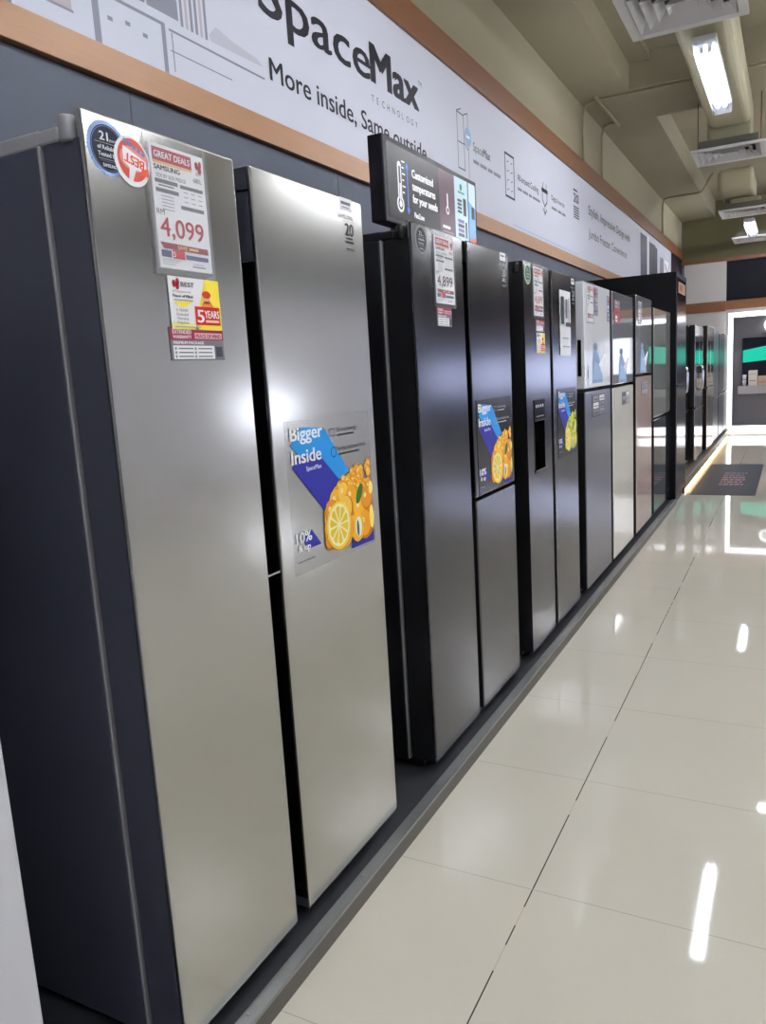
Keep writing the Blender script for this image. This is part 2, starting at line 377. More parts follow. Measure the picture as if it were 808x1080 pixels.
# --- silver side-by-side
p=thing('side_by_side_fridge',(-1.36,1.41,.053),'large silver steel side-by-side fridge with dark grey sides, nearest the viewer','fridge')
body(p,.953,1.866,GREYSIDE,GREYTRIM)
door(p,.953,1.338,ZB,ZT,STEEL,GREYSIDE,hinge='l',edge=EDGE)
door(p,1.390,1.866,ZB,ZT,STEEL,GREYSIDE,hinge='r',edge=EDGE)
hinge(p,.953,GREYTRIM); hinge(p,1.866,GREYTRIM,-1)
grip(p,1.3395,.12,1.66,1); grip(p,1.3885,.12,1.60,-1)
m=MB(); m.prism([(-1.004,1.341,.930),(-1.004,1.341,.934),(-1.05,1.341,.934),(-1.05,1.341,.930)],(0,.045,0),CHROME); m.prism([(-1.012,1.342,.934),(-1.004,1.342,.934),(-1.03,1.342,.955),(-1.038,1.342,.955)],(0,.004,0),CHROME); m.build('handle_catch',p)
printed(p,'guarantee_mark',mark20(1.785,1.727,K,False))
def badge(m,y,z,r,rim,inner,txt,num):
    n=44; pts=[]
    for i in range(n*2):
        a=math.pi*i/n; q=r*(1.0 if i%2 else .93); pts.append((y+q*math.cos(a),z+q*math.sin(a)))
    m.poly(pts,rim,1); m.ring(y,z,r*.78,r*.82,K,2,40); m.disc(y,z,r*.76,inner,2,40)
    m.text(num,y-r*.36,z+r*.26,r*.30,txt,3,width=r*.40,bold=.02); m.text('years',y+r*.08,z+r*.26,r*.12,txt,3)
    m.rect(y-r*.62,z+r*.16,y+r*.62,z+r*.18,LG,3)
    m.text('of Reliability',y-r*.5,z-r*.06,r*.15,txt,3,width=r*1.05,bold=.02); m.text('Tested by',y-r*.5,z-r*.30,r*.15,txt,3,width=r*.9,bold=.02)
    m.rect(y-r*.50,z-r*.38,y+r*.50,z-r*.40,LG,3); m.rect(y-r*.42,z-r*.45,y+r*.42,z-r*.47,GR,3)
    m.text('SAMSUNG',y-r*.32,z-r*.66,r*.12,txt,3,width=r*.64,bold=.03)
printed(p,'round_badge',lambda m: badge(m,1.004,1.737,.0445,ink((150,176,226)),ink((24,26,48)),ink((226,232,240)),'21'))
def best(m):
    y,z,r=1.056,1.728,.041
    m.disc(y,z,r,W,4,40); m.disc(y+.001,z+.002,r*.84,ink((214,84,70)),5,40); m.disc(y+.004,z+.004,r*.80,ink((226,150,140)),6,30,ry=r*.5)
    # white hand pointing downward with the word upside down
    m.poly([(y-.022,z+.010),(y-.020,z+.022),(y+.030,z+.004),(y+.031,z-.016),(y+.006,z-.013),(y-.004,z-.033),(y-.013,z-.031),(y-.009,z-.012),(y-.022,z-.004)],W,7)
    m.text('BEST',y+.026,z+.003,.015,ink((226,74,40)),8,width=.044,bold=.03,rot=math.pi-.20)
    for i in range(5): m.line(y-.018+i*.010,z+.031-i*.0035,y-.011+i*.010,z+.0285-i*.0035,.008,ink((130,134,176)),8)
    m.poly([(y+.010,z-.020),(y+.036,z-.020),(y+.034,z-.006),(y+.018,z-.012)],ink((230,90,60)),8)
printed(p,'thumb_badge',best)

# --- black steel three-door
p=thing('side_by_side_fridge',(-1.36,2.6,.053),'black steel fridge with a full left door and split right door, below the small screen','fridge')
body(p,2.16,3.053,BLKSIDE,GREYTRIM)
door(p,2.16,2.565,ZB,ZT,BLKSTEEL,BLKSIDE,hinge='l',edge=EDGE)
door(p,2.610,3.053,.897,ZT,BLKSTEEL,BLKSIDE,hinge='r',edge=EDGE)
door(p,2.610,3.053,ZB,.885,BLKSTEEL,BLKSIDE)
hinge(p,2.16,BLKSIDE); hinge(p,3.053,BLKSIDE,-1)
grip(p,2.5665,.12,1.72,1); grip(p,2.6085,.92,1.72,-1)
printed(p,'guarantee_mark',mark20(2.985,1.727,LG,True))
printed(p,'round_badge',lambda m: badge(m,2.231,1.745,.044,ink((150,152,156)),ink((34,35,42)),ink((190,192,196)),'21'))

# --- black steel with water dispenser
p=thing('side_by_side_fridge',(-1.36,3.69,.053),'black steel side-by-side fridge with a water dispenser in its left door','fridge')
body(p,3.245,4.13,BLKSIDE,BLKSIDE)
m=MB(); a,b,c,d=3.340,3.512,.885,1.210
for lo,hi in (((-1.088,3.245,ZB),(-1.0,a,ZT-.002)),((-1.088,b,ZB),(-1.0,3.625,ZT-.002)),((-1.088,a,ZB),(-1.0,b,c)),((-1.088,a,d),(-1.0,b,ZT-.002))):
    m.box(lo,hi,BLKSIDE,front=BLKSTEEL)
dr=m.build('door',p)
m=MB(); m.box((-1.085,a,c),(-1.075,b,d),GLOSSBLK); m.box((-1.085,a,c),(-.999,a+.006,d),GLOSSBLK); m.box((-1.085,b-.006,c),(-.999,b,d),GLOSSBLK); m.box((-1.085,a,c),(-.999,b,c+.012),GLOSSBLK,r=.002); m.build('dispenser_recess',p)
m=MB(); m.box((-1.07,a+.004,d-.095),(-.996,b-.004,d),GLOSSBLK,r=.004); m.map=onx(-.996)
for i in range(4): m.rect(a+.025+i*.033,d-.035,a+.042+i*.033,d-.022,ink((190,200,214)))
m.rect(a+.03,d-.075,b-.03,d-.072,LG); m.build('dispenser_panel',p)
m=MB(); m.box((-1.07,a+.05,d-.20),(-1.06,b-.05,d-.09),mat('paddle_grey',(46,46,50),rough=.3),r=.003); m.build('dispenser_paddle',p)
m=MB(); m.box((-1.06,a+.008,c+.010),(-.992,b-.008,c+.016),CHROME,r=.002); m.build('drip_tray',p)
door(p,3.675,4.13,ZB,ZT,BLKSTEEL,BLKSIDE,hinge='r',edge=EDGE)
hinge(p,3.245,BLKSIDE); hinge(p,4.13,BLKSIDE,-1)
grip(p,3.6265,.12,1.72,1); 
m=MB(); m.box((-1.004,3.6702,.12),(-.999,3.6742,1.77),EDGE); m.build('edge_strip',p)
printed(p,'guarantee_mark',mark20(4.07,1.720,LG,True))
printed(p,'round_badge',lambda m: badge(m,3.305,1.738,.043,ink((198,226,196)),ink((34,52,46)),ink((200,230,200)),'21'))

# --- column fridges with a split front
def column(y0,y1,zs,zt,up,low,side_up,side_low,label,slot=False,upedge=None):
    p=thing('column_fridge',(-1.36,(y0+y1)/2,.053),label,'fridge')
    m=MB(); m.box((-1.70,y0,.083),(-1.078,y1,zt-.012),BLKSIDE,r=.004); m.build('cabinet',p)
    m=MB(); m.box((-1.078,y0+.01,ZB+.01),(-1.068,y1-.01,zt-.02),GASKET); m.build('gasket',p)
    m=MB(); m.box((-1.11,y0+.02,.061),(-1.05,y1-.02,ZB-.006),BLKSIDE,r=.003); m.build('kick_plate',p)
    feet(p,y0,y1,.053)
    m=MB(); m.box((-1.07,y0,zs+.008),(-1.0,y1,zt),side_up,r=.006,seg=3,front=up); d1=m.build('door',p)
    m=MB(); m.box((-1.07,y0,ZB),(-1.0,y1,zs-.010),side_low,r=.006,seg=3,front=low); m.build('door',p)
    if slot:
        m=MB(); m.box((-1.038,y0-.002,1.290),(-1.018,y0+.004,1.484),GLOSSBLK,r=.0015); m.build('grip_slot',d1)
        m=MB(); m.map=onx(-1.0); m.disc(y0+.07,1.295,.030,LG,1,24,ry=.055); m.disc(y0+.07,1.295,.026,W,2,24,ry=.050); m.disc(y0+.07,1.30,.012,GR,3,16,ry=.03); m.build('oval_sticker',d1)
    return p
column(4.31,4.985,1.212,ZT,WHITEGL,DOVE,WHITEPL,BLKSIDE,'column fridge with a white upper door over a dark grey lower door',slot=True)
column(5.06,5.765,1.208,1.79,MIRRGL,BEIGEGL,BLKSIDE,BLKSIDE,'column fridge with a mirror upper door over a beige glass lower door')
column(5.895,6.585,1.254,1.822,MIRRGL,PINKGL,BLKSIDE,BLKSIDE,'column fridge with a mirror upper door over a pinkish glass lower door')
column(6.705,7.655,.882,1.775,mat('grey_glass',(138,142,140),rough=.06,noise=.02,spec=1.),DARKGL,BLKSIDE,BLKSIDE,'wide fridge with tall grey glass upper door over dark glass drawer, beside the black tower')

# --- tall black tower with a built-in fridge
BLKCAB=mat('matt_black_laminate',(8,8,14),rough=.5,spec=.2)
p=thing('built_in_fridge',(-1.36,8.08,0),'tall black tower housing a glossy dark steel fridge, ending the first row','fridge tower')
m=MB(); m.box((XW+.003,7.705,0),(-.955,7.745,2.135),BLKCAB,r=.002); m.box((XW+.003,8.41,0),(-.955,8.45,2.135),BLKCAB,r=.002); m.box((XW+.003,7.745,2.095),(-.955,8.41,2.135),BLKCAB); m.build('housing',p)
m=MB(); m.box((-1.70,7.75,.06),(-1.03,8.405,2.09),BLKSIDE); m.build('cabinet',p)
DST=mat('dark_gloss_steel',(112,112,124),rough=.16,metal=1.,noise=.03)
m=MB(); m.box((-1.03,7.75,1.12),(-.952,8.405,1.905),BLKSIDE,r=.004,front=DST); m.build('door',p)
m=MB(); m.box((-1.03,7.75,.075),(-.952,8.405,1.10),BLKSIDE,r=.004,front=DST); m.build('door',p)
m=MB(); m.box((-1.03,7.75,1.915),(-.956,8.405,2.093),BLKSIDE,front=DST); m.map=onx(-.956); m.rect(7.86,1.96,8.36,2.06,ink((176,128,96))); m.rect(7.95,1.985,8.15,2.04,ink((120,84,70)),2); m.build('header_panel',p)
m=MB(); m.box((-.955,7.80,1.095),(-.940,8.36,1.118),CHROME,r=.003); m.build('handle',p)
m=MB(); m.box((-1.03,7.75,0),(-.97,8.405,.07),BLKSIDE); m.build('kick_plate',p)

# ------------------------------------------------------------------ far platform and its fridges
p=thing('display_platform',(-1.36,11.6,0),'far grey platform with warm glowing strip light along its foot','platform')
m=MB(); m.box((XW+.002,8.47,.035),(-.955,14.80,.13),mat('far_platform',(126,118,110),rough=.35,noise=.05),r=.004); m.build('deck',p)
m=MB(); m.box((XW+.002,8.47,0),(-1.02,14.80,.035),BLKSIDE); m.build('plinth',p)
m=MB(); m.box((-1.005,8.48,.012),(-.985,14.79,.034),LEDWARM); m.build('led_strip',p)
MIRST=mat('polished_steel',(186,186,190),rough=.10,metal=1.,noise=.03); MIRDK=mat('polished_dark_steel',(120,120,128),rough=.10,metal=1.,noise=.03)
SATIN=mat('satin_steel',(150,150,156),rough=.30,metal=1.,noise=.03); SATDK=mat('satin_dark_steel',(96,96,104),rough=.30,metal=1.,noise=.03)
WARMST=mat('champagne_steel',(196,176,156),rough=.14,metal=1.,noise=.03)
far=[(8.70,9.60,-1.06,1.74,MIRDK,.78,True,'glossy dark fridge with bar handle just past the black tower on the far platform'),
     (9.78,10.72,-1.005,1.735,MIRST,.78,True,'glossy silver fridge with bar handle, second on the far platform'),
     (10.92,11.80,-.975,1.76,WARMST,.98,False,'champagne steel fridge, third on the far platform'),
     (11.90,12.75,-.985,1.74,SATIN,.80,False,'polished silver fridge, fourth on the far platform'),
     (12.86,13.72,-.985,1.70,SATDK,.80,False,'dark polished fridge, second from the back wall on the far platform'),
     (13.82,14.66,-.985,1.72,SATIN,.80,False,'polished silver fridge nearest the back wall on the far platform')]
for y0,y1,xf,zt,fm,zs,hd,lab in far:
    p=thing('fridge',(-1.36,(y0+y1)/2,.13),lab,'fridge','fridges on the far platform')
    m=MB(); m.box((-1.72,y0,.15),(xf-.075,y1,zt-.01),BLKSIDE,r=.004); m.build('cabinet',p)
    m=MB(); m.box((xf-.075,y0+.01,.16),(xf-.065,y1-.01,zt-.02),GASKET); m.build('gasket',p)
    ym=(y0+y1)/2
    m=MB(); m.box((xf-.066,y0,zs+.008),(xf,ym-.004,zt),BLKSIDE,r=.006,front=fm); m.build('door',p)
    m=MB(); m.box((xf-.066,ym+.004,zs+.008),(xf,y1,zt),BLKSIDE,r=.006,front=fm); m.build('door',p)
    m=MB(); m.box((xf-.066,y0,.175),(xf,y1,zs-.008),BLKSIDE,r=.006,front=fm); dw=m.build('drawer',p)
    m=MB(); m.box((xf-.05,y0+.03,zs-.012),(xf+.012,y1-.03,zs+.004),CHROME,r=.004); m.build('drawer_handle',p)
    m=MB(); m.box((-1.6,y0+.03,.13),(xf-.09,y1-.03,.15),BLKSIDE); m.build('base',p)
    if hd:
        for yy in (ym-.05,ym+.05):
            m=MB(); m.tube([(xf-.001,yy,.98),(xf+.035,yy,1.00),(xf+.042,yy,1.06),(xf+.042,yy,1.20),(xf+.035,yy,1.26),(xf-.001,yy,1.28)],.009,CHROME,8); m.build('handle',p)

# ------------------------------------------------------------------ price tags, leaflets, posters
def price_tag(y0,z0,w,h,price,label,xf=-1.0,tilt=0.,code='680L',pc=None,dual=False):
    p=thing('price_tag',(xf,y0+w/2,z0),label,'price tag','price tags on the fridge doors')
    m=MB(); m.map=onx(xf+.003); m.eps=.0004
    U=lambda u: y0+u*w
    V=lambda v: z0+v*h
    pc=pc or RED
    m.box((xf+.0005,y0,z0),(xf+.003,y0+w,z0+h),W)
    m.rect(U(.035),V(.865),U(.76),V(.972),RED); m.text('GREAT DEALS',U(.065),V(.893),h*.052,W,2,width=w*.66,bold=.02)
    m.rect(U(.035),V(.845),U(.76),V(.863),ink((246,196,120)))
    for (a,b,c) in ((.86,.915,.035),(.93,.93,.03),(.915,.885,.038)): m.disc(U(a),V(b),w*c,RED,2,12,ry=w*c*1.5)
    m.text('BEST',U(.84),V(.835),h*.022,RED,2,width=w*.11)
    m.text('SAMSUNG',U(.045),V(.795),h*.040,K,2,width=w*.47,bold=.03)
    m.text('SIDE BY SIDE FRIDGE',U(.07),V(.735),h*.032,K,2,width=w*.55); m.text(code,U(.77),V(.765),h*.040,K,2,width=w*.17)
    for (a,b,c,d) in ((.043,.69,.457,.722),(.50,.685,.947,.715),(.045,.615,.465,.648),(.483,.511,.935,.543)): m.rect(U(a),V(b),U(c),V(d),GR)
    for i in range(5): m.rect(U(.13),V(.585-i*.027),U(.36),V(.594-i*.027),LG)
    for i in range(3):
        for a in (.56,.70,.84): m.rect(U(a),V(.655-i*.04),U(a+.08),V(.664-i*.04),LG)
    m.rect(U(.10),V(.667),U(.38),V(.678),GR)
    m.text('RM',U(.02),V(.432),h*.048,K,2,width=w*.14)
    m.text(price,U(.06),V(.262),h*.155,pc,2,width=w*.82,bold=.012)
    m.poly([(U(.025),V(.21)),(U(.94),V(.205)),(U(.94),V(.155)),(U(.08),V(.16))],ink((150,44,66)),2)
    m.text('SAVE',U(.34),V(.168),h*.030,ink((246,206,110)),3,width=w*.18,bold=.03); m.rect(U(.56),V(.172),U(.74),V(.192),ink((236,190,120)),3)
    m.rect(U(.03),V(.09),U(.215),V(.146),ink((70,86,130)),2); m.rect(U(.24),V(.085),U(.465),V(.156),ink((206,40,60)),2); m.text('5',U(.25),V(.098),h*.045,W,3,bold=.03); m.rect(U(.485),V(.092),U(.93),V(.130),ink((84,96,140)),2)
    for i in range(3): m.rect(U(.04),V(.065-i*.018),U(.38-.05*i),V(.071-i*.018),LG)
    m.rect(U(.62),V(.055),U(.82),V(.062),LG); m.rect(U(.60),V(.032),U(.86),V(.042),GR)
    m.build('card',p)
    m=MB(); m.box((xf+.0045,y0-.012,z0-.012),(xf+.0060,y0+w+.006,z0+h+.016),ACRYL)
    m.box((xf,y0-.012,z0-.012),(xf+.0045,y0-.009,z0+h+.016),ACRYL); m.box((xf,y0+w+.003,z0-.012),(xf+.0045,y0+w+.006,z0+h+.016),ACRYL)
    m.box((xf,y0-.012,z0-.012),(xf+.0045,y0+w+.006,z0-.009),ACRYL)
    m.build('clear_sleeve',p)
    return p
price_tag(1.098,1.560,.140,.210,'4,099','price tag reading 4,099 in clear sleeve on the silver fridge')
price_tag(2.325,1.567,.150,.205,'4,899','price tag reading 4,899 in clear sleeve on the black fridge under the screen',pc=ink((96,34,48)))
price_tag(3.385,1.572,.135,.205,'4,699','price tag in clear sleeve on the left door above the water dispenser',code='')
price_tag(4.375,1.585,.145,.190,'','price tag in red frame on the white upper door',code='')

def warranty_leaflet(y0,z0,w,h,label,xf=-1.0,off=.0062):
    p=thing('warranty_leaflet',(xf,y0+w/2,z0),label,'leaflet','yellow warranty leaflets')
    m=MB(); m.map=onx(xf+off+.0013); m.box((xf+off,y0,z0),(xf+off+.0013,y0+w,z0+h),W)
    U=lambda u: y0+u*w
    V=lambda v: z0+v*h
    YL=ink((250,226,70)); 
    m.poly([(U(.45),V(.0)),(U(1),V(.0)),(U(1),V(1)),(U(.72),V(1)),(U(.60),V(.6))],YL,1); m.poly([(U(0),V(.0)),(U(.5),V(.0)),(U(.5),V(.12)),(U(0),V(.14))],ink((250,238,150)),1)
    m.poly([(U(.04),V(.52)),(U(.46),V(.56)),(U(.30),V(.44)),(U(.22),V(.42))],YL,2)
    for (a,b,c) in ((.10,.86,.035),(.17,.90,.035),(.16,.82,.035)): m.disc(U(a),V(b),w*c,RED,2,12,ry=w*c*1.4)
    m.text('BEST',U(.23),V(.82),h*.085,K,2,width=w*.26,bold=.01)
    m.text('A Programme for',U(.06),V(.70),h*.045,GR,2,width=w*.36); m.text('Peace of Mind',U(.06),V(.61),h*.055,K,2,width=w*.38,bold=.03)
    m.rect(U(.06),V(.55),U(.44),V(.565),GR,3)
    for i,t in enumerate(('5 YEARS','Extended','Warranty','Programme')): m.text(t,U(.10),V(.34-i*.078),h*.048,ink((60,70,50)),3,width=w*.22)
    m.rect(U(.46),V(.10),U(.97),V(.46),ink((206,42,36)),2); m.text('5',U(.50),V(.15),h*.25,W,3,width=w*.13,bold=.02); m.text('YEARS',U(.65),V(.24),h*.15,W,3,width=w*.30,bold=.02); m.rect(U(.66),V(.15),U(.94),V(.20),ink((250,200,170)),3)
    # small plain figure of a helper above the red box
    m.disc(U(.72),V(.62),w*.07,ink((236,180,140)),2,16); m.disc(U(.72),V(.70),w*.09,ink((206,60,40)),3,16,ry=w*.05); m.poly([(U(.60),V(.46)),(U(.86),V(.46)),(U(.80),V(.57)),(U(.66),V(.57))],ink((240,140,60)),2)
    m.rect(U(.04),V(.04),U(.55),V(.055),LG,3)
    o=m.build('sheet',p); return p
warranty_leaflet(1.111,1.453,.140,.094,'yellow five-year warranty leaflet under the price tag on the silver fridge',off=.002)
warranty_leaflet(3.415,1.412,.125,.088,'small yellow warranty leaflet, lowest card on the door with the water dispenser',off=0.)
def package_card(y0,z0,w,h,label,xf=-1.0):
    p=thing('package_card',(xf,y0+w/2,z0),label,'card','extended warranty cards')
    m=MB(); m.map=onx(xf+.002); m.box((xf,y0,z0),(xf+.002,y0+w,z0+h),ink((126,122,132)))
    U=lambda u: y0+u*w
    V=lambda v: z0+v*h
    m.rect(U(0),V(.62),U(1),V(1),ink((170,44,76))); m.text('EXTENDED',U(.04),V(.80),h*.12,W,2,width=w*.34,bold=.02); m.text('WARRANTY',U(.04),V(.66),h*.10,W,2,width=w*.34,bold=.02)
    m.rect(U(.44),V(.66),U(.97),V(.84),ink((226,190,200)),2); m.text('PEACE OF MIND',U(.46),V(.69),h*.11,ink((150,40,66)),3,width=w*.48,bold=.02)
    m.text('PREMIUM PACKAGE',U(.04),V(.49),h*.09,W,2,width=w*.56,bold=.03)
    m.rect(U(.03),V(.04),U(.80),V(.45),W,2)
    for i in range(3):
        for a in (.12,.48): m.rect(U(a),V(.34-i*.12),U(a+.27),V(.375-i*.12),GR,3); m.disc(U(a-.05),V(.355-i*.12),w*.018,INK3,3,10)
    m.rect(U(.83),V(.10),U(.96),V(.42),INK2,2)
    m.build('sheet',p); return p
package_card(1.104,1.397,.149,.060,'grey and crimson package card under the yellow leaflet on the silver fridge')
package_card(2.325,1.495,.118,.060,'grey and red package card under the tag reading 4,899')
package_card(3.405,1.505,.130,.050,'small pink and white card between price tag and yellow leaflet, dispenser door')

def fruit_poster(y0,z0,w,h,bg,green,label,txt,xf=-1.0):
    p=thing('fruit_poster',(xf,y0+w/2,z0),label,'poster','fruit posters on the fridge doors')
    U=lambda u: y0+u*w
    V=lambda v: z0+v*h
    m=MB(); m.map=onx(xf); m.box((xf+.0004,y0,z0),(xf+.0016,y0+w,z0+h),bg); m.build('film',p)
    m=MB(); m.map=onx(xf+.0016); m.eps=.00008
    DB,LB=ink((44,46,158)),ink((36,150,228))
    m.poly([(U(.045),V(.70)),(U(.30),V(.70+.20)),(U(.557),V(.553)),(U(.362),V(.368))],DB,1)
    m.poly([(U(.045),V(.84)),(U(.16),V(.95)),(U(.42),V(.925)),(U(.69),V(.594)),(U(.557),V(.553)),(U(.24),V(.85)),(U(.14),V(.76))],LB,2)
    m.poly([(U(.045),V(.845)),(U(.20),V(.95)),(U(.42),V(.925)),(U(.69),V(.594)),(U(.557),V(.553)),(U(.33),V(.78)),(U(.13),V(.77))],LB,3)
    m.poly([(U(.197),V(.275)),(U(.30),V(.153)),(U(.15),V(.153)),(U(.10),V(.22))],DB,1)
    m.poly([(U(.667),V(.026)),(U(.976),V(.023)),(U(.98),V(.20)),(U(.70),V(.22))],DB,1)
    m.text('Bigger',U(.045),V(.872),h*.088,W,5,width=w*.35,bold=.022); m.text('Inside',U(.045),V(.722),h*.088,W,5,width=w*.32,bold=.022); m.text('SpaceMax',U(.19),V(.664),h*.030,W,5,width=w*.17,bold=.01)
    m.text('10%',U(.03),V(.207),h*.070,W,5,width=w*.165,bold=.02); m.text('& up',U(.045),V(.150),h*.045,W,5,width=w*.13,bold=.02)
    m.text('Stored energy',U(.576),V(.885),h*.030,txt,4,width=w*.26); m.rect(U(.576),V(.855),U(.78),V(.866),txt,4); m.frame(U(.48),V(.86),U(.54),V(.91),h*.004,txt,4)
    m.text('Perfect kitchen look',U(.56),V(.752),h*.030,txt,4,width=w*.37); m.rect(U(.57),V(.722),U(.84),V(.732),txt,4); m.ring(U(.515),V(.75),w*.028,w*.034,txt,4,16)
    m.rect(U(.037),V(.078),U(.22),V(.083),GR,4)
    m.build('print',p)
    m=MB(); m.map=onx(xf+.0021); m.eps=.00012; rnd=random.Random(5)
    if green: cols=[ink((206,206,40)),ink((190,200,36)),ink((222,220,80)),ink((160,184,40))]
    else: cols=[ink((240,166,28)),ink((246,184,44)),ink((232,148,24)),ink((250,198,70))]
    RIM=ink((150,160,30)) if green else ink((206,120,20)); PK=ink((250,222,140)) if not green else ink((234,234,130))
    pts=[]
    for i in range(230):                        # grapes heaped under a diagonal line
        u=.40+rnd.random()*.56; top=(.36+(u-.37)*1.07 if u<.52 else .523+(u-.52)*.53 if u<.715 else .627+(u-.715)*.10)-.03
        v=.14+rnd.random()*(top-.14); pts.append((v,u,top))
    pts.sort(reverse=True)
    for i,(v,u,top) in enumerate(pts):
        r=w*(.030+.035*(1-min(1,max(0,(v-.18)/.42)))); u=min(u,.978-r/w)
        m.disc(U(u),V(v),r,RIM,1+i*.025,14); m.disc(U(u)-r*.10,V(v)+r*.12,r*.86,cols[i%4],1.008+i*.025,14); m.disc(U(u)-r*.3,V(v)+r*.35,r*.25,PK,1.016+i*.025,8)
    L0=8
    for i,(u,v,r) in enumerate(((.50,.40,.085),(.44,.34,.08),(.60,.44,.08),(.70,.40,.085),(.80,.30,.095),(.90,.36,.08),(.62,.33,.09),(.86,.17,.10))):
        m.disc(U(u),V(v),w*r,RIM,L0+i*.1,20); m.disc(U(u)-w*r*.08,V(v)+w*r*.1,w*r*.88,cols[(i+1)%4],L0+i*.1+.03,20); m.disc(U(u)-w*r*.3,V(v)+w*r*.3,w*r*.22,PK,L0+i*.1+.05,12)
    m.disc(U(.80),V(.41),w*.035,ink((60,120,40)),10,14,ry=w*.075,rot=-.6); m.disc(U(.75),V(.17),w*.085,cols[1],10,18,ry=h*.11); m.disc(U(.765),V(.17),w*.045,ink((240,240,226)),10.5,18,ry=h*.075); m.disc(U(.755),V(.16),w*.016,ink((60,110,50)),11,12,ry=h*.06)
    # halved lemon in front
    m.disc(U(.535),V(.205),w*.165,cols[0],11.5,30,ry=h*.155,rot=-.25); m.disc(U(.515),V(.232),w*.150,ink((250,214,80)),12,30,ry=h*.17,rot=-.25); m.disc(U(.515),V(.235),w*.130,ink((250,240,190)),12.5,30,ry=h*.150,rot=-.25)
    for i in range(10):
        a=2*math.pi*i/10; q=.5
        c0,c1=math.cos(a),math.sin(a); pp=[]
        for s_,t_ in ((.12,0),(.88,-.24),(.94,0),(.88,.24)):
            x=w*.125*s_*math.cos(a+t_); y=h*.145*s_*math.sin(a+t_); cr,sr=math.cos(-.25),math.sin(-.25)
            pp.append((U(.515)+x*cr-y*sr,V(.235)+x*sr+y*cr))
        m.poly(pp,ink((238,206,40)),13)
    m.disc(U(.95),V(.21),w*.03,ink((250,226,120)),12,16,ry=h*.09); m.disc(U(.955),V(.43),w*.028,ink((250,226,120)),12,16,ry=h*.05)
    m.build('fruit_print',p)
    return p
DFILM=mat('smoky_film',(70,70,74),rough=.15,noise=.5,nscale=30,alpha=.75)
fruit_poster(1.44,.905,.392,.355,FILM,False,'blue and orange fruit poster on the silver fridge',K)
fruit_poster(2.640,.900,.385,.345,DFILM,False,'blue and orange fruit poster on the black fridge under the screen',LG)
fruit_poster(3.735,.908,.362,.335,DFILM,True,'blue and yellow-green fruit poster to the right of the water dispenser',LG)

# white feature sheet on the dispenser fridge's right door, feature stickers on the column fridges
p=thing('feature_sheet',(-1.0,3.9,1.40),'tall crinkled white sheet with dark blocks right of the dispenser door','sheet')
m=MB(); m.map=onx(-.9975)
n=9
for i in range(n):
    z0=1.40+.31*i/n; z1=1.40+.31*(i+1)/n; dx=.002*(i%2)
    m.face([(-.998+dx,3.80,z0),(-.998+dx*.3,4.008,z0),(-.998+.002*((i+1)%2)*.3,4.008,z1),(-.998+.002*((i+1)%2),3.80,z1)],mat('glossy_sheet',(236,238,242),rough=.5,noise=.08,nscale=30))
m.map=onx(-.9935); m.rect(3.815,1.55,3.87,1.68,ink((44,46,54))); m.rect(3.90,1.58,3.93,1.67,GR); m.rect(3.95,1.56,3.975,1.68,LG); m.rect(3.90,1.54,3.99,1.56,INK2)
m.rect(3.83,1.44,3.97,1.446,LG); m.rect(3.83,1.48,3.95,1.486,LG)
m.build('paper',p)
def figure_sticker(y,z,w,h,label,legs=False):
    p=thing('figure_sticker',(-1.0,y+w/2,z),label,'sticker','pale blue figure stickers on the column fridges')
    m=MB(); m.map=onx(-1.0); B1,B2=ink((140,170,214)),ink((168,196,232)); S=ink((122,140,176))
    U=lambda u: y+u*w
    V=lambda v: z+v*h
    m.disc(U(.26),V(.90),w*.15,S,2,18,ry=h*.10); m.poly([(U(.02),V(.0)),(U(.80),V(.0)),(U(.70),V(.35)),(U(.55),V(.62)),(U(.36),V(.80)),(U(.14),V(.80)),(U(.04),V(.5))],B1,1)
    m.poly([(U(.40),V(.40)),(U(.95),V(.74)),(U(1.0),V(.70)),(U(.75),V(.22))],W,1.5); m.poly([(U(.05),V(.08)),(U(.72),V(.08)),(U(.60),V(.40)),(U(.2),V(.55))],B2,2)
    m.build('decal',p)
figure_sticker(4.48,1.245,.36,.225,'pale blue figure sticker low on the white upper door')
figure_sticker(5.24,1.225,.36,.22,'pale blue figure sticker low on the first mirror door')
figure_sticker(6.05,1.27,.36,.22,'pale blue figure sticker low on the second mirror door')
def info_card(y,z,w,h,label,c1,c2):
    p=thing('info_card',(-1.0,y+w/2,z),label,'card','small printed cards on the column fridges')
    m=MB(); m.map=onx(-.998); m.box((-1.0,y,z),(-.998,y+w,z+h),c1); U=lambda u:y+u*w; V=lambda v:z+v*h
    rr=random.Random(int(y*100))
    for i in range(3):
        for j in range(2):
            m.rect(U(.06+.48*j),V(.06+.31*i),U(.46+.48*j),V(.32+.31*i),(W,c2,INK3,LG)[rr.randrange(4)],1); m.rect(U(.12+.48*j),V(.14+.31*i),U(.40+.48*j),V(.18+.31*i),K,2)
    m.build('sheet',p)
info_card(4.545,1.62,.10,.155,'grey card beside the price tag on the white upper door',INK3,RED)
info_card(4.48,1.055,.33,.125,'grey card of small panels at the top of the dark lower door',ink((96,98,106)),ink((150,150,160)))
info_card(5.35,1.075,.26,.085,'grey card at the top of the beige glass lower door',ink((120,120,120)),GR)
info_card(6.10,1.11,.28,.095,'grey card at the top of the pinkish glass lower door',ink((120,112,112)),GR)
info_card(5.13,1.60,.16,.14,'red and white card at the top of the first mirror door',ink((150,90,90)),RED)
info_card(5.98,1.62,.14,.16,'white and grey card at the top of the second mirror door',LG,GR)
info_card(4.90,1.60,.07,.15,'narrow blue card near the far edge of the white upper door',ink((110,130,170)),RED)

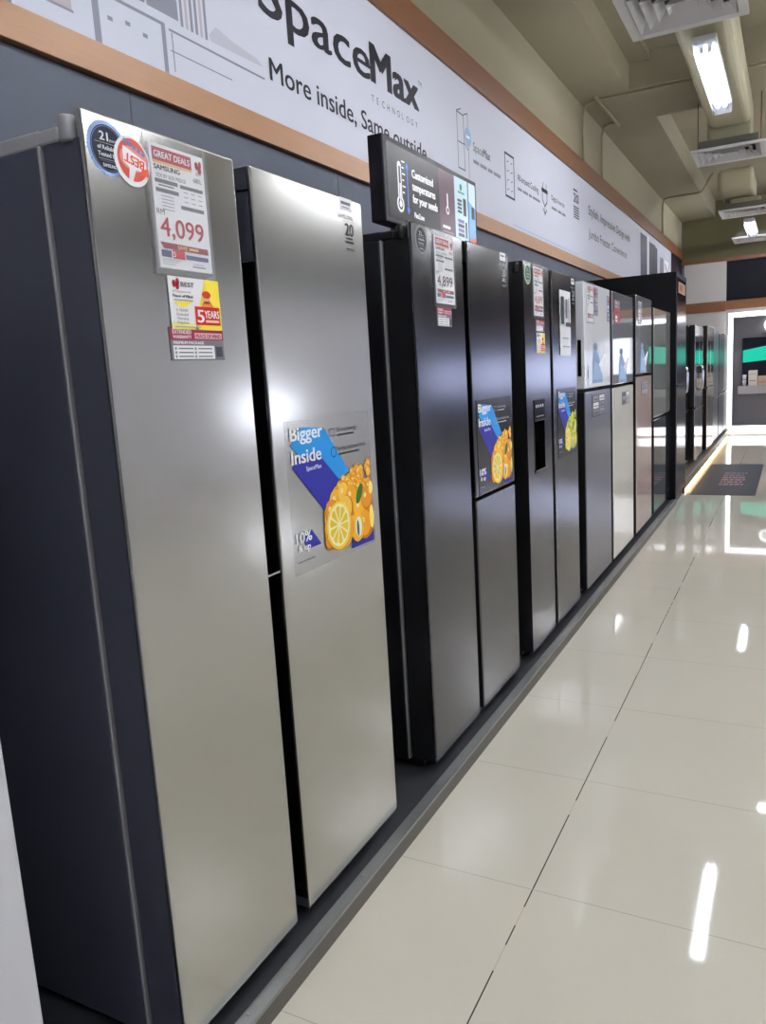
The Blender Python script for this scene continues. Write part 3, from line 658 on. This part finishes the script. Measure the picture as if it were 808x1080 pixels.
# ------------------------------------------------------------------ small wide screen on the black fridge
p=thing('digital_display',(-1.10,2.56,1.772),'small wide lit screen in black frame standing on top of the black fridge','screen')
sx=-1.075; y0,y1,z0,z1=2.158,2.925,1.800,2.045
m=MB(); m.box((sx-.050,y0,z0),(sx,y1,z1),mat('display_frame',(16,17,24),rough=.4,spec=.25),r=.004); m.build('frame',p)
m=MB(); m.map=onx(sx+.0003); a,b,c,d=y0+.022,y1-.018,z0+.016,z1-.016; w,h=b-a,d-c
E_=lambda rgb,e=.27: ink(rgb,e)
DK=E_((34,28,34)); PU=E_((104,78,92)); LB=E_((196,226,240)); SK=E_((120,176,232)); WT=E_((245,248,252),.34); BL=E_((70,130,230),.34)
m.rect(a,c,a+w*.53,d,DK); m.rect(a+w*.53,c,a+w*.72,d,PU); m.rect(a+w*.72,c,a+w*.895,d,LB); m.rect(a+w*.905,c,b,d,SK); m.poly([(a+w*.905,c),(b,c),(b,c+h*.12),(a+w*.905,c+h*.05)],E_((230,110,80)),2); m.poly([(a+w*.905,d-h*.30),(b,d-h*.40),(b,d),(a+w*.905,d)],E_((210,235,245)),2); m.rect(a+w*.945,c+h*.42,a+w*.985,c+h*.62,DK,3)
# thermometer
tx,tz=a+w*.11,c+h*.22
m.disc(tx,tz,.024,WT,2,20); m.disc(tx,tz,.017,DK,3,20); m.rect(tx-.013,tz+.012,tx+.013,tz+.11,WT,2); m.disc(tx,tz+.11,.013,WT,2,16); m.rect(tx-.007,tz+.01,tx+.007,tz+.11,DK,3); m.disc(tx,tz,.010,WT,4,16); m.rect(tx-.003,tz,tx+.003,tz+.06,WT,4)
for i in range(6): m.rect(tx+.018,tz+.035+i*.018,tx+(.04 if i%2 else .032),tz+.039+i*.018,WT,2)
bx=tx+.055; m.rect(bx-.003,tz-.01,bx+.003,tz+.115,BL,2); m.poly([(bx-.011,tz+.11),(bx+.011,tz+.11),(bx,tz+.13)],BL,2); m.poly([(bx-.011,tz-.005),(bx+.011,tz-.005),(bx,tz-.025)],BL,2)
for i,t in enumerate(('Customized','temperatures','for your needs')): m.text(t,a+w*.235,c+h*(.66-i*.175),h*.115,WT,2,width=w*(.225,.245,.265)[i],bold=.03)
m.text('FlexZone',a+w*.245,c+h*.10,h*.075,WT,2,width=w*.10,bold=.03)
m.disc(a+w*.625,c+h*.40,.014,WT,2,16); m.disc(a+w*.625,c+h*.40,.009,PU,3,16); m.rect(a+w*.62,c+h*.45,a+w*.632,c+h*.66,WT,2); m.rect(a+w*.56,c+h*.11,a+w*.65,c+h*.15,WT,2); m.rect(a+w*.56,c+h*.05,a+w*.69,c+h*.07,E_((170,150,160)),2)
DG=E_((60,58,66)); 
m.disc(a+w*.805,c+h*.86,.012,E_((40,130,90)),2,12); m.rect(a+w*.765,c+h*.76,a+w*.85,c+h*.79,E_((90,150,140)),2)
for i in range(4):
    m.rect(a+w*.755,c+h*(.44+i*.06),a+w*.81,c+h*(.48+i*.06),DG,2); m.rect(a+w*.755+.0,c+h*(.06+i*.075),a+w*.835,c+h*(.115+i*.075),(DG,E_((130,100,170)))[i%2],2)
m.rect(a+w*.83,c+h*.42,a+w*.87,c+h*.70,DG,2); m.rect(a+w*.85,c+h*.06,a+w*.875,c+h*.32,DK,2)
m.build('screen',p)
for yy in (2.30,2.78):
    m=MB(); m.box((sx-.10,yy-.03,1.7485),(sx-.03,yy+.03,1.756),BLKSIDE,r=.002); m.box((sx-.048,yy-.015,1.756),(sx-.032,yy+.015,1.802),BLKSIDE); m.build('stand_foot',p)

# ------------------------------------------------------------------ ceiling services
def diffuser(x0,y0,z,s,label,neck=0.):
    x1,y1=x0+s,y0+s; cx,cy=(x0+x1)/2,(y0+y1)/2
    p=thing('air_diffuser',(cx,cy,z),label,'air vent','square ceiling air vents')
    m=MB()
    def ringf(r0,z0_,r1,z1_,t=WHITEM):
        for k in range(4):
            a=math.pi/4+k*math.pi/2; b=a+math.pi/2; q=math.sqrt(2)
            P_=lambda r,an,zz:(cx+r*q*math.cos(an),cy+r*q*math.sin(an),zz)
            m.face([P_(r0,a,z0_),P_(r0,b,z0_),P_(r1,b,z1_),P_(r1,a,z1_)],t)
    R_=s/2
    ringf(R_,z,R_*.84,z+.004); ringf(R_,z+.022,R_,z); ringf(R_,z+.022,R_*.80,z+.024); m.build('face_frame',p)
    for i in range(4):
        m=MB(); r=R_*(.82-i*.19); ringf(r,z+.002,r-R_*.13,z+.055); ringf(r,z+.004,r-R_*.13,z+.057); m.build('louvre',p)
    m=MB(); r=R_*.06; m.box((cx-r,cy-r,z+.05),(cx+r,cy+r,z+.055),WHITEM); ringf(R_*.80,z+.024,R_*.80,z+.10,mat('plenum_dark',(112,110,102),rough=.8)); ringf(R_*.80,z+.10,.001,z+.101,MATS['plenum_dark']); m.build('plenum_box',p)
    if neck: m=MB(); m.box((cx-.19,cy-.19,z+.101),(cx+.19,cy+.19,neck),DUCT,r=.03); m.build('duct_neck',p)
    return p
DZ=2.0+EYE-.10
DUCT=mat('duct_wrap',(176,170,142),rough=.7,noise=.08,nscale=3,bump=.3)
diffuser(-.905,4.64,DZ,.633,'large white square air vent at the top right, nearest the viewer',3.415)
diffuser(-.905,8.265,DZ,.633,'white square air vent hanging beyond the nearest bright lamp',3.70)
diffuser(-.935,11.73,DZ,.633,'white square air vent third along the duct, just before the small far lamp',3.415)
diffuser(-.93,14.25,1.87+EYE,.665,'white air vent nearest the back wall, farthest of the row')
def duct(x0,x1,y0,y1,z0,z1,label):
    m=MB(); m.box((x0,y0,z0),(x1,y1,z1),DUCT,r=.06,seg=4); o=m.build('air_duct'); tag(o,label,'duct','cream air ducts')
    return o
duct(-.75,-.39,2.2,8.30,3.42,3.69,'long cream wrapped air duct above the nearest bright lamp')
duct(-.92,-.50,11.3,12.30,3.42,3.69,'short cream air duct beyond the second air vent')
def lamp(cx,y0,y1,z,label,group='twin-tube ceiling lamps',hz=3.72):
    p=thing('tube_lamp',(cx,(y0+y1)/2,z),label,'ceiling lamp',group)
    m=MB(); WL=mat('lamp_housing',(214,216,222),rough=.35,noise=.02)
    m.box((cx-.072,y0,z+.030),(cx+.072,y1,z+.07),WL,r=.006)
    m.box((cx-.058,y0+.03,z+.024),(cx+.058,y1-.03,z+.0302),WL); m.build('housing',p)
    m=MB(); CV=mat('lamp_cover',(206,212,222),rough=.25,noise=.02,alpha=.42,spec=.3)
    m.prism([(cx-.072,y0,z+.030),(cx-.066,y0,z-.022),(cx-.056,y0,z-.032),(cx+.056,y0,z-.032),(cx+.066,y0,z-.022),(cx+.072,y0,z+.030)][::-1],(0,y1-y0,0),CV); m.build('cover',p)
    for d in (-.025,.025):
        m=MB(); m.tube([(cx+d,y0+.10,z+.004),(cx+d,y1-.10,z+.004)],.014,TUBE,10); tb=m.build('tube',p)
        m=MB()
        for yy in (y0+.085,y1-.10): m.box((cx+d-.014,yy,z-.012),(cx+d+.014,yy+.015,z+.025),WL,r=.003)
        m.build('holder',tb)
    for yy in (y0+.3,y1-.3):
        m=MB(); m.tube([(cx,yy,z+.07),(cx,yy,hz)],.004,GREYTRIM,6); m.build('hanger',p)
LZ=1.95+EYE
lamp(-.555,5.76,7.22,LZ,'bright twin-tube lamp hanging at the upper right, nearest of the ceiling lamps',hz=3.425)
lamp(-.62,12.95,14.2,LZ-.06,'small far twin-tube lamp below the third air vent')
for x in (.75,2.0):  # unseen lamp rows added to even out the lighting
    for y in (-1.2,2.4,6.0,9.6,13.0): lamp(x,y,y+1.46,LZ,'added twin-tube lamp over the far side of the shop for even light, unseen','lamps over the far side')
for y in (4.6,9.2,12.6): lamp(3.3,y,y+1.46,3.82,'added high twin-tube lamp that brightens the right wall of the shop, unseen','lamps over the far side',hz=4.0)  # added to brighten the right wall, high enough to miss the door reflections
lamp(-.2,-1.6,-.14,LZ,'twin-tube lamp hanging behind the viewer','lamps over the far side')
lamp(-.25,.55,2.01,LZ,'added twin-tube lamp right above the viewer to brighten the near floor','lamps over the far side',3.42)  # added out of view to brighten the near floor
lamp(-.25,2.65,4.05,LZ,'added twin-tube lamp above the silver fridge aisle to brighten its floor','lamps over the far side',3.42)  # second added lamp for the near floor, also out of view
def pipe(pts,r,label):
    m=MB(); m.tube(pts,r,PIPE,8); tag(m.build('conduit'),label,'pipe','painted conduits on the wall')
pipe([(XW+.012,7.70,3.18),(XW+.012,7.70,3.60),(XW+.03,7.70,3.68),(XW+.09,7.70,3.708),(-.6,7.70,3.708),(1.5,7.70,3.708)],.012,'cream conduit rising from the sign and running along the cross beam')
pipe([(XW+.012,8.50,3.18),(XW+.012,8.50,3.60),(XW+.03,8.50,3.68),(XW+.09,8.50,3.708),(-1.62,8.50,3.708)],.012,'cream conduit rising from the sign behind the first conduit')
pipe([(-1.63,7.62,3.706),(-1.62,8.60,3.706)],.016,'short cream pipe along the beam joining two conduits')
pipe([(XW+.012,12.7,3.18),(XW+.012,12.7,3.62),(XW+.03,12.7,3.69),(XW+.09,12.7,3.704),(-1.28,12.7,3.704),(-1.23,12.72,3.73),(-1.1,12.8,3.97)],.013,'cream conduit bending off the wall near the far end')
for i,(x,y) in enumerate(((-.86,8.45),(-.32,8.45))):
    m=MB(); m.tube([(x,y,DZ+.022),(x,y,3.72)],.004,mat('rusty_rod',(120,84,60),rough=.8),6)
    tag(m.build('hanger_rod'),('thin rusty rod on the left of the second air vent','thin rusty rod on the right of the second air vent')[i],'rod','vent hanger rods')
m=MB(); m.tube([(-.15,8.4,3.33),(-.15,8.4,3.36),(-.15,8.4,3.45)],[.075,.075,.04],WHITEM,16); m.tube([(-.15,8.4,3.326),(-.15,8.4,3.329)],.06,TUBE,16); m.tube([(-.15,8.4,3.45),(-.15,8.4,4.0)],.006,WHITEM,6)
tag(m.build('spot_lamp'),'round spot lamp hanging just outside the right edge of the picture','ceiling lamp')

# ------------------------------------------------------------------ lit display bay on the back wall
p=thing('lit_bay',(0,14.85,0),'grey display bay outlined by a bright white light frame at the far end','display bay')
bx0,bx1=-1.0,.50
CONC=mat('bay_concrete',(120,118,124),rough=.6,noise=.14,nscale=4)
m=MB(); m.box((bx0,15.40,0),(bx1,15.50,2.09),CONC); m.box((bx0,14.90,0),(bx0+.05,15.40,2.09),CONC); m.box((bx1-.05,14.90,0),(bx1,15.40,2.09),CONC); m.box((bx0,14.90,2.05),(bx1,15.40,2.09),CONC); m.box((bx0,14.90,0),(bx1,15.40,.16),CONC); m.build('shell',p)
m=MB(); m.box((bx0,14.83,.03),(bx0+.07,14.91,2.085),LEDW); m.box((bx0+.085,14.83,2.01),(bx1,14.91,2.085),LEDW); m.box((bx0+.085,14.83,.03),(bx1,14.91,.165),LEDW); m.build('light_frame',p)
m=MB(); m.box((bx0+.15,15.15,.70),(bx1-.08,15.40,.84),mat('bay_shelf',(150,148,150),rough=.5)); m.build('shelf',p)
p=thing('wall_screen',(-.2,15.3,.84),'big dark screen with a teal band inside the lit bay','screen')
ty0,ty1,tz0,tz1=-.80,.38,.86,1.66
m=MB(); m.box((ty0,15.34,tz0),(ty1,15.40,tz1),GLOSSBLK,r=.004); m.build('frame',p)
m=MB(); m.map=ony(15.339); TEAL=ink((40,226,190),.24); m.rect(ty0+.01,tz0+.01,ty1-.01,tz1-.01,ink((18,20,36))); m.poly([(ty0+.01,1.24),(ty1-.01,1.32),(ty1-.01,1.72-.08),(ty0+.01,1.45)],TEAL,2); m.build('screen',p)
m=MB(); m.map=ony(15.30); m.eps=.012
p=MB(); p.map=ony(15.36); p.box((-.475,15.33,1.74),(-.20,15.40,1.755),CONC)
for (cx_,) in ((-.36,),):
    for i in range(22):
        a0=.9+ (2*math.pi-1.8)*i/22; a1=.9+(2*math.pi-1.8)*(i+1)/22
        q=[(cx_+r*math.cos(a),15.33,1.86+r*math.sin(a)) for r,a in ((.075,a0),(.105,a0),(.105,a1),(.075,a1))]
        p.prism(q,(0,.05,0),LEDW)
tag(p.build('lit_letter'),'white glowing letter C over the teal screen in the lit bay','sign letter')
for (x0,x1,zt,c,lab) in ((-.69,-.55,1.10,(196,186,176),'tall pale box standing on the shelf in the lit bay'),(-.54,-.40,1.00,(190,160,140),'low brown box beside the tall pale box in the lit bay')):
    m=MB(); m.box((x0,15.20,.84),(x1,15.30,zt),mat('carton_%d'%c[0],c,rough=.6,noise=.08,nscale=20),r=.003); m.map=ony(15.1995); m.rect(x0+.02,.84+(zt-.84)*.3,x1-.02,.84+(zt-.84)*.36,GR); m.rect(x0+.02,.84+(zt-.84)*.7,x1-.02,.84+(zt-.84)*.8,LG); tag(m.build('carton'),lab,'box')
for i,(x,z) in enumerate(((-.755,.84),)):
    m=MB(); m.tube([(x,15.24,.84),(x,15.24,.93),(x,15.24,.935)],[.03,.036,.034],WHITEPL,14); m.tube([(x,15.24,.945),(x,15.24,1.03)],[.03,.036],WHITEPL,14); m.tube([(x,15.24,.935),(x,15.24,.945)],.02,GR,10)
    tag(m.build('stacked_cups'),'two stacked pale cups at the left end of the shelf in the lit bay','cups')

# ------------------------------------------------------------------ floor graphic
m=MB(); m.map=onz(.0); m.eps=.0005
MATG=mat('mat_graphite',(32,36,50),rough=.45,noise=.06,spec=.2)
m.box((-.90,8.33,.0003),(-.295,10.82,.002),MATG); m.map=onz(.002)
m.map=onz(.0022); rr=random.Random(3)
for i in range(6):
    y=9.0+i*.18; x=-.68
    while x<-.46: 
        w_=.02+rr.random()*.05; m.rect(x,y,min(x+w_,-.44),y+.11,ink((166,120,128)) if i<4 else ink((110,112,128))); x+=w_+.012
tag(m.build('floor_mat'),'dark floor mat with faded red marks in front of the far platform','mat')

# ------------------------------------------------------------------ across the aisle (seen only as reflections)
PANW=mat('lightbox_white',(236,242,255),emit=1.0,ecol=(204,214,255))
DIMB=mat('lightbox_dim',(226,230,240),emit=.45,ecol=(232,236,250))
def lightbox(lo,hi,label):
    m=MB(); m.box(lo,hi,PANW if lo[0]>1 else DIMB,r=.005); tag(m.build('light_box'),label,'light box','white light boxes across the aisle')
lightbox((.62,14.92,1.16),(1.05,15.0,1.80),'small white light box on the back wall just past the lit bay')
lightbox((1.5,14.92,.95),(2.0,15.0,1.60),'first of the white light boxes on the back wall to the right of the picture')
lightbox((2.15,14.92,.95),(2.7,15.0,1.60),'second of the white light boxes on the back wall to the right of the picture')
lightbox((3.0,14.92,.95),(3.6,15.0,1.60),'third of the white light boxes on the back wall to the right of the picture')
lightbox((3.9,14.92,.95),(4.7,15.0,1.60),'fourth of the white light boxes on the back wall to the right of the picture')
m=MB(); m.box((4.93,9.0,.86),(4.998,10.3,1.10),mat('bright_screen',(240,245,255),emit=3.0,ecol=(236,242,255)),r=.005); tag(m.build('light_box'),'very bright screen on the right wall, outside the picture','light box')
m=MB(); m.box((4.90,Y0+.1,2.75),(4.998,14.8,3.9),mat('dark_band_paint',(70,68,66),rough=.6)); struct(m,'dark_reflection_band')  # unseen dark band added so the door tops reflect darker

# ------------------------------------------------------------------ camera, world, colour management
yaw,pit,rol,f=4.87687149e-01,1.69725463e-01,-5.95210021e-02,821.9
cy_,sy_=math.cos(yaw),math.sin(yaw); cp,sp_=math.cos(pit),math.sin(pit); cr,sr=math.cos(rol),math.sin(rol)
R=Matrix(((cr,-sr,0),(sr,cr,0),(0,0,1)))@Matrix(((1,0,0),(0,cp,-sp_),(0,sp_,cp)))@Matrix(((1,0,0),(0,0,-1),(0,1,0)))@Matrix(((cy_,sy_,0),(-sy_,cy_,0),(0,0,1)))
Rc=R.transposed()
M=Matrix.Identity(4)
for i in range(3): M[i][0]=Rc[i][0]; M[i][1]=-Rc[i][1]; M[i][2]=-Rc[i][2]
M.translation=(0,0,EYE)
cam=bpy.data.cameras.new('camera'); cam.sensor_fit='VERTICAL'; cam.sensor_height=36; cam.lens=f/1080*36; cam.clip_start=.02
co=bpy.data.objects.new('camera',cam); COL.objects.link(co); co.matrix_world=M; SC.camera=co
w=bpy.data.worlds.new('world'); w.use_nodes=True; SC.world=w
w.node_tree.nodes['Background'].inputs[0].default_value=(.6,.65,.75,1); w.node_tree.nodes['Background'].inputs[1].default_value=.3
vs=SC.view_settings; vs.view_transform='Standard'; vs.look='None'; vs.gamma=1; vs.use_curve_mapping=False; vs.exposure=1.8
SC.cycles.use_denoising=True
SC.cycles.max_bounces=10; SC.cycles.glossy_bounces=6; SC.cycles.transparent_max_bounces=12
SC.cycles.sample_clamp_indirect=6
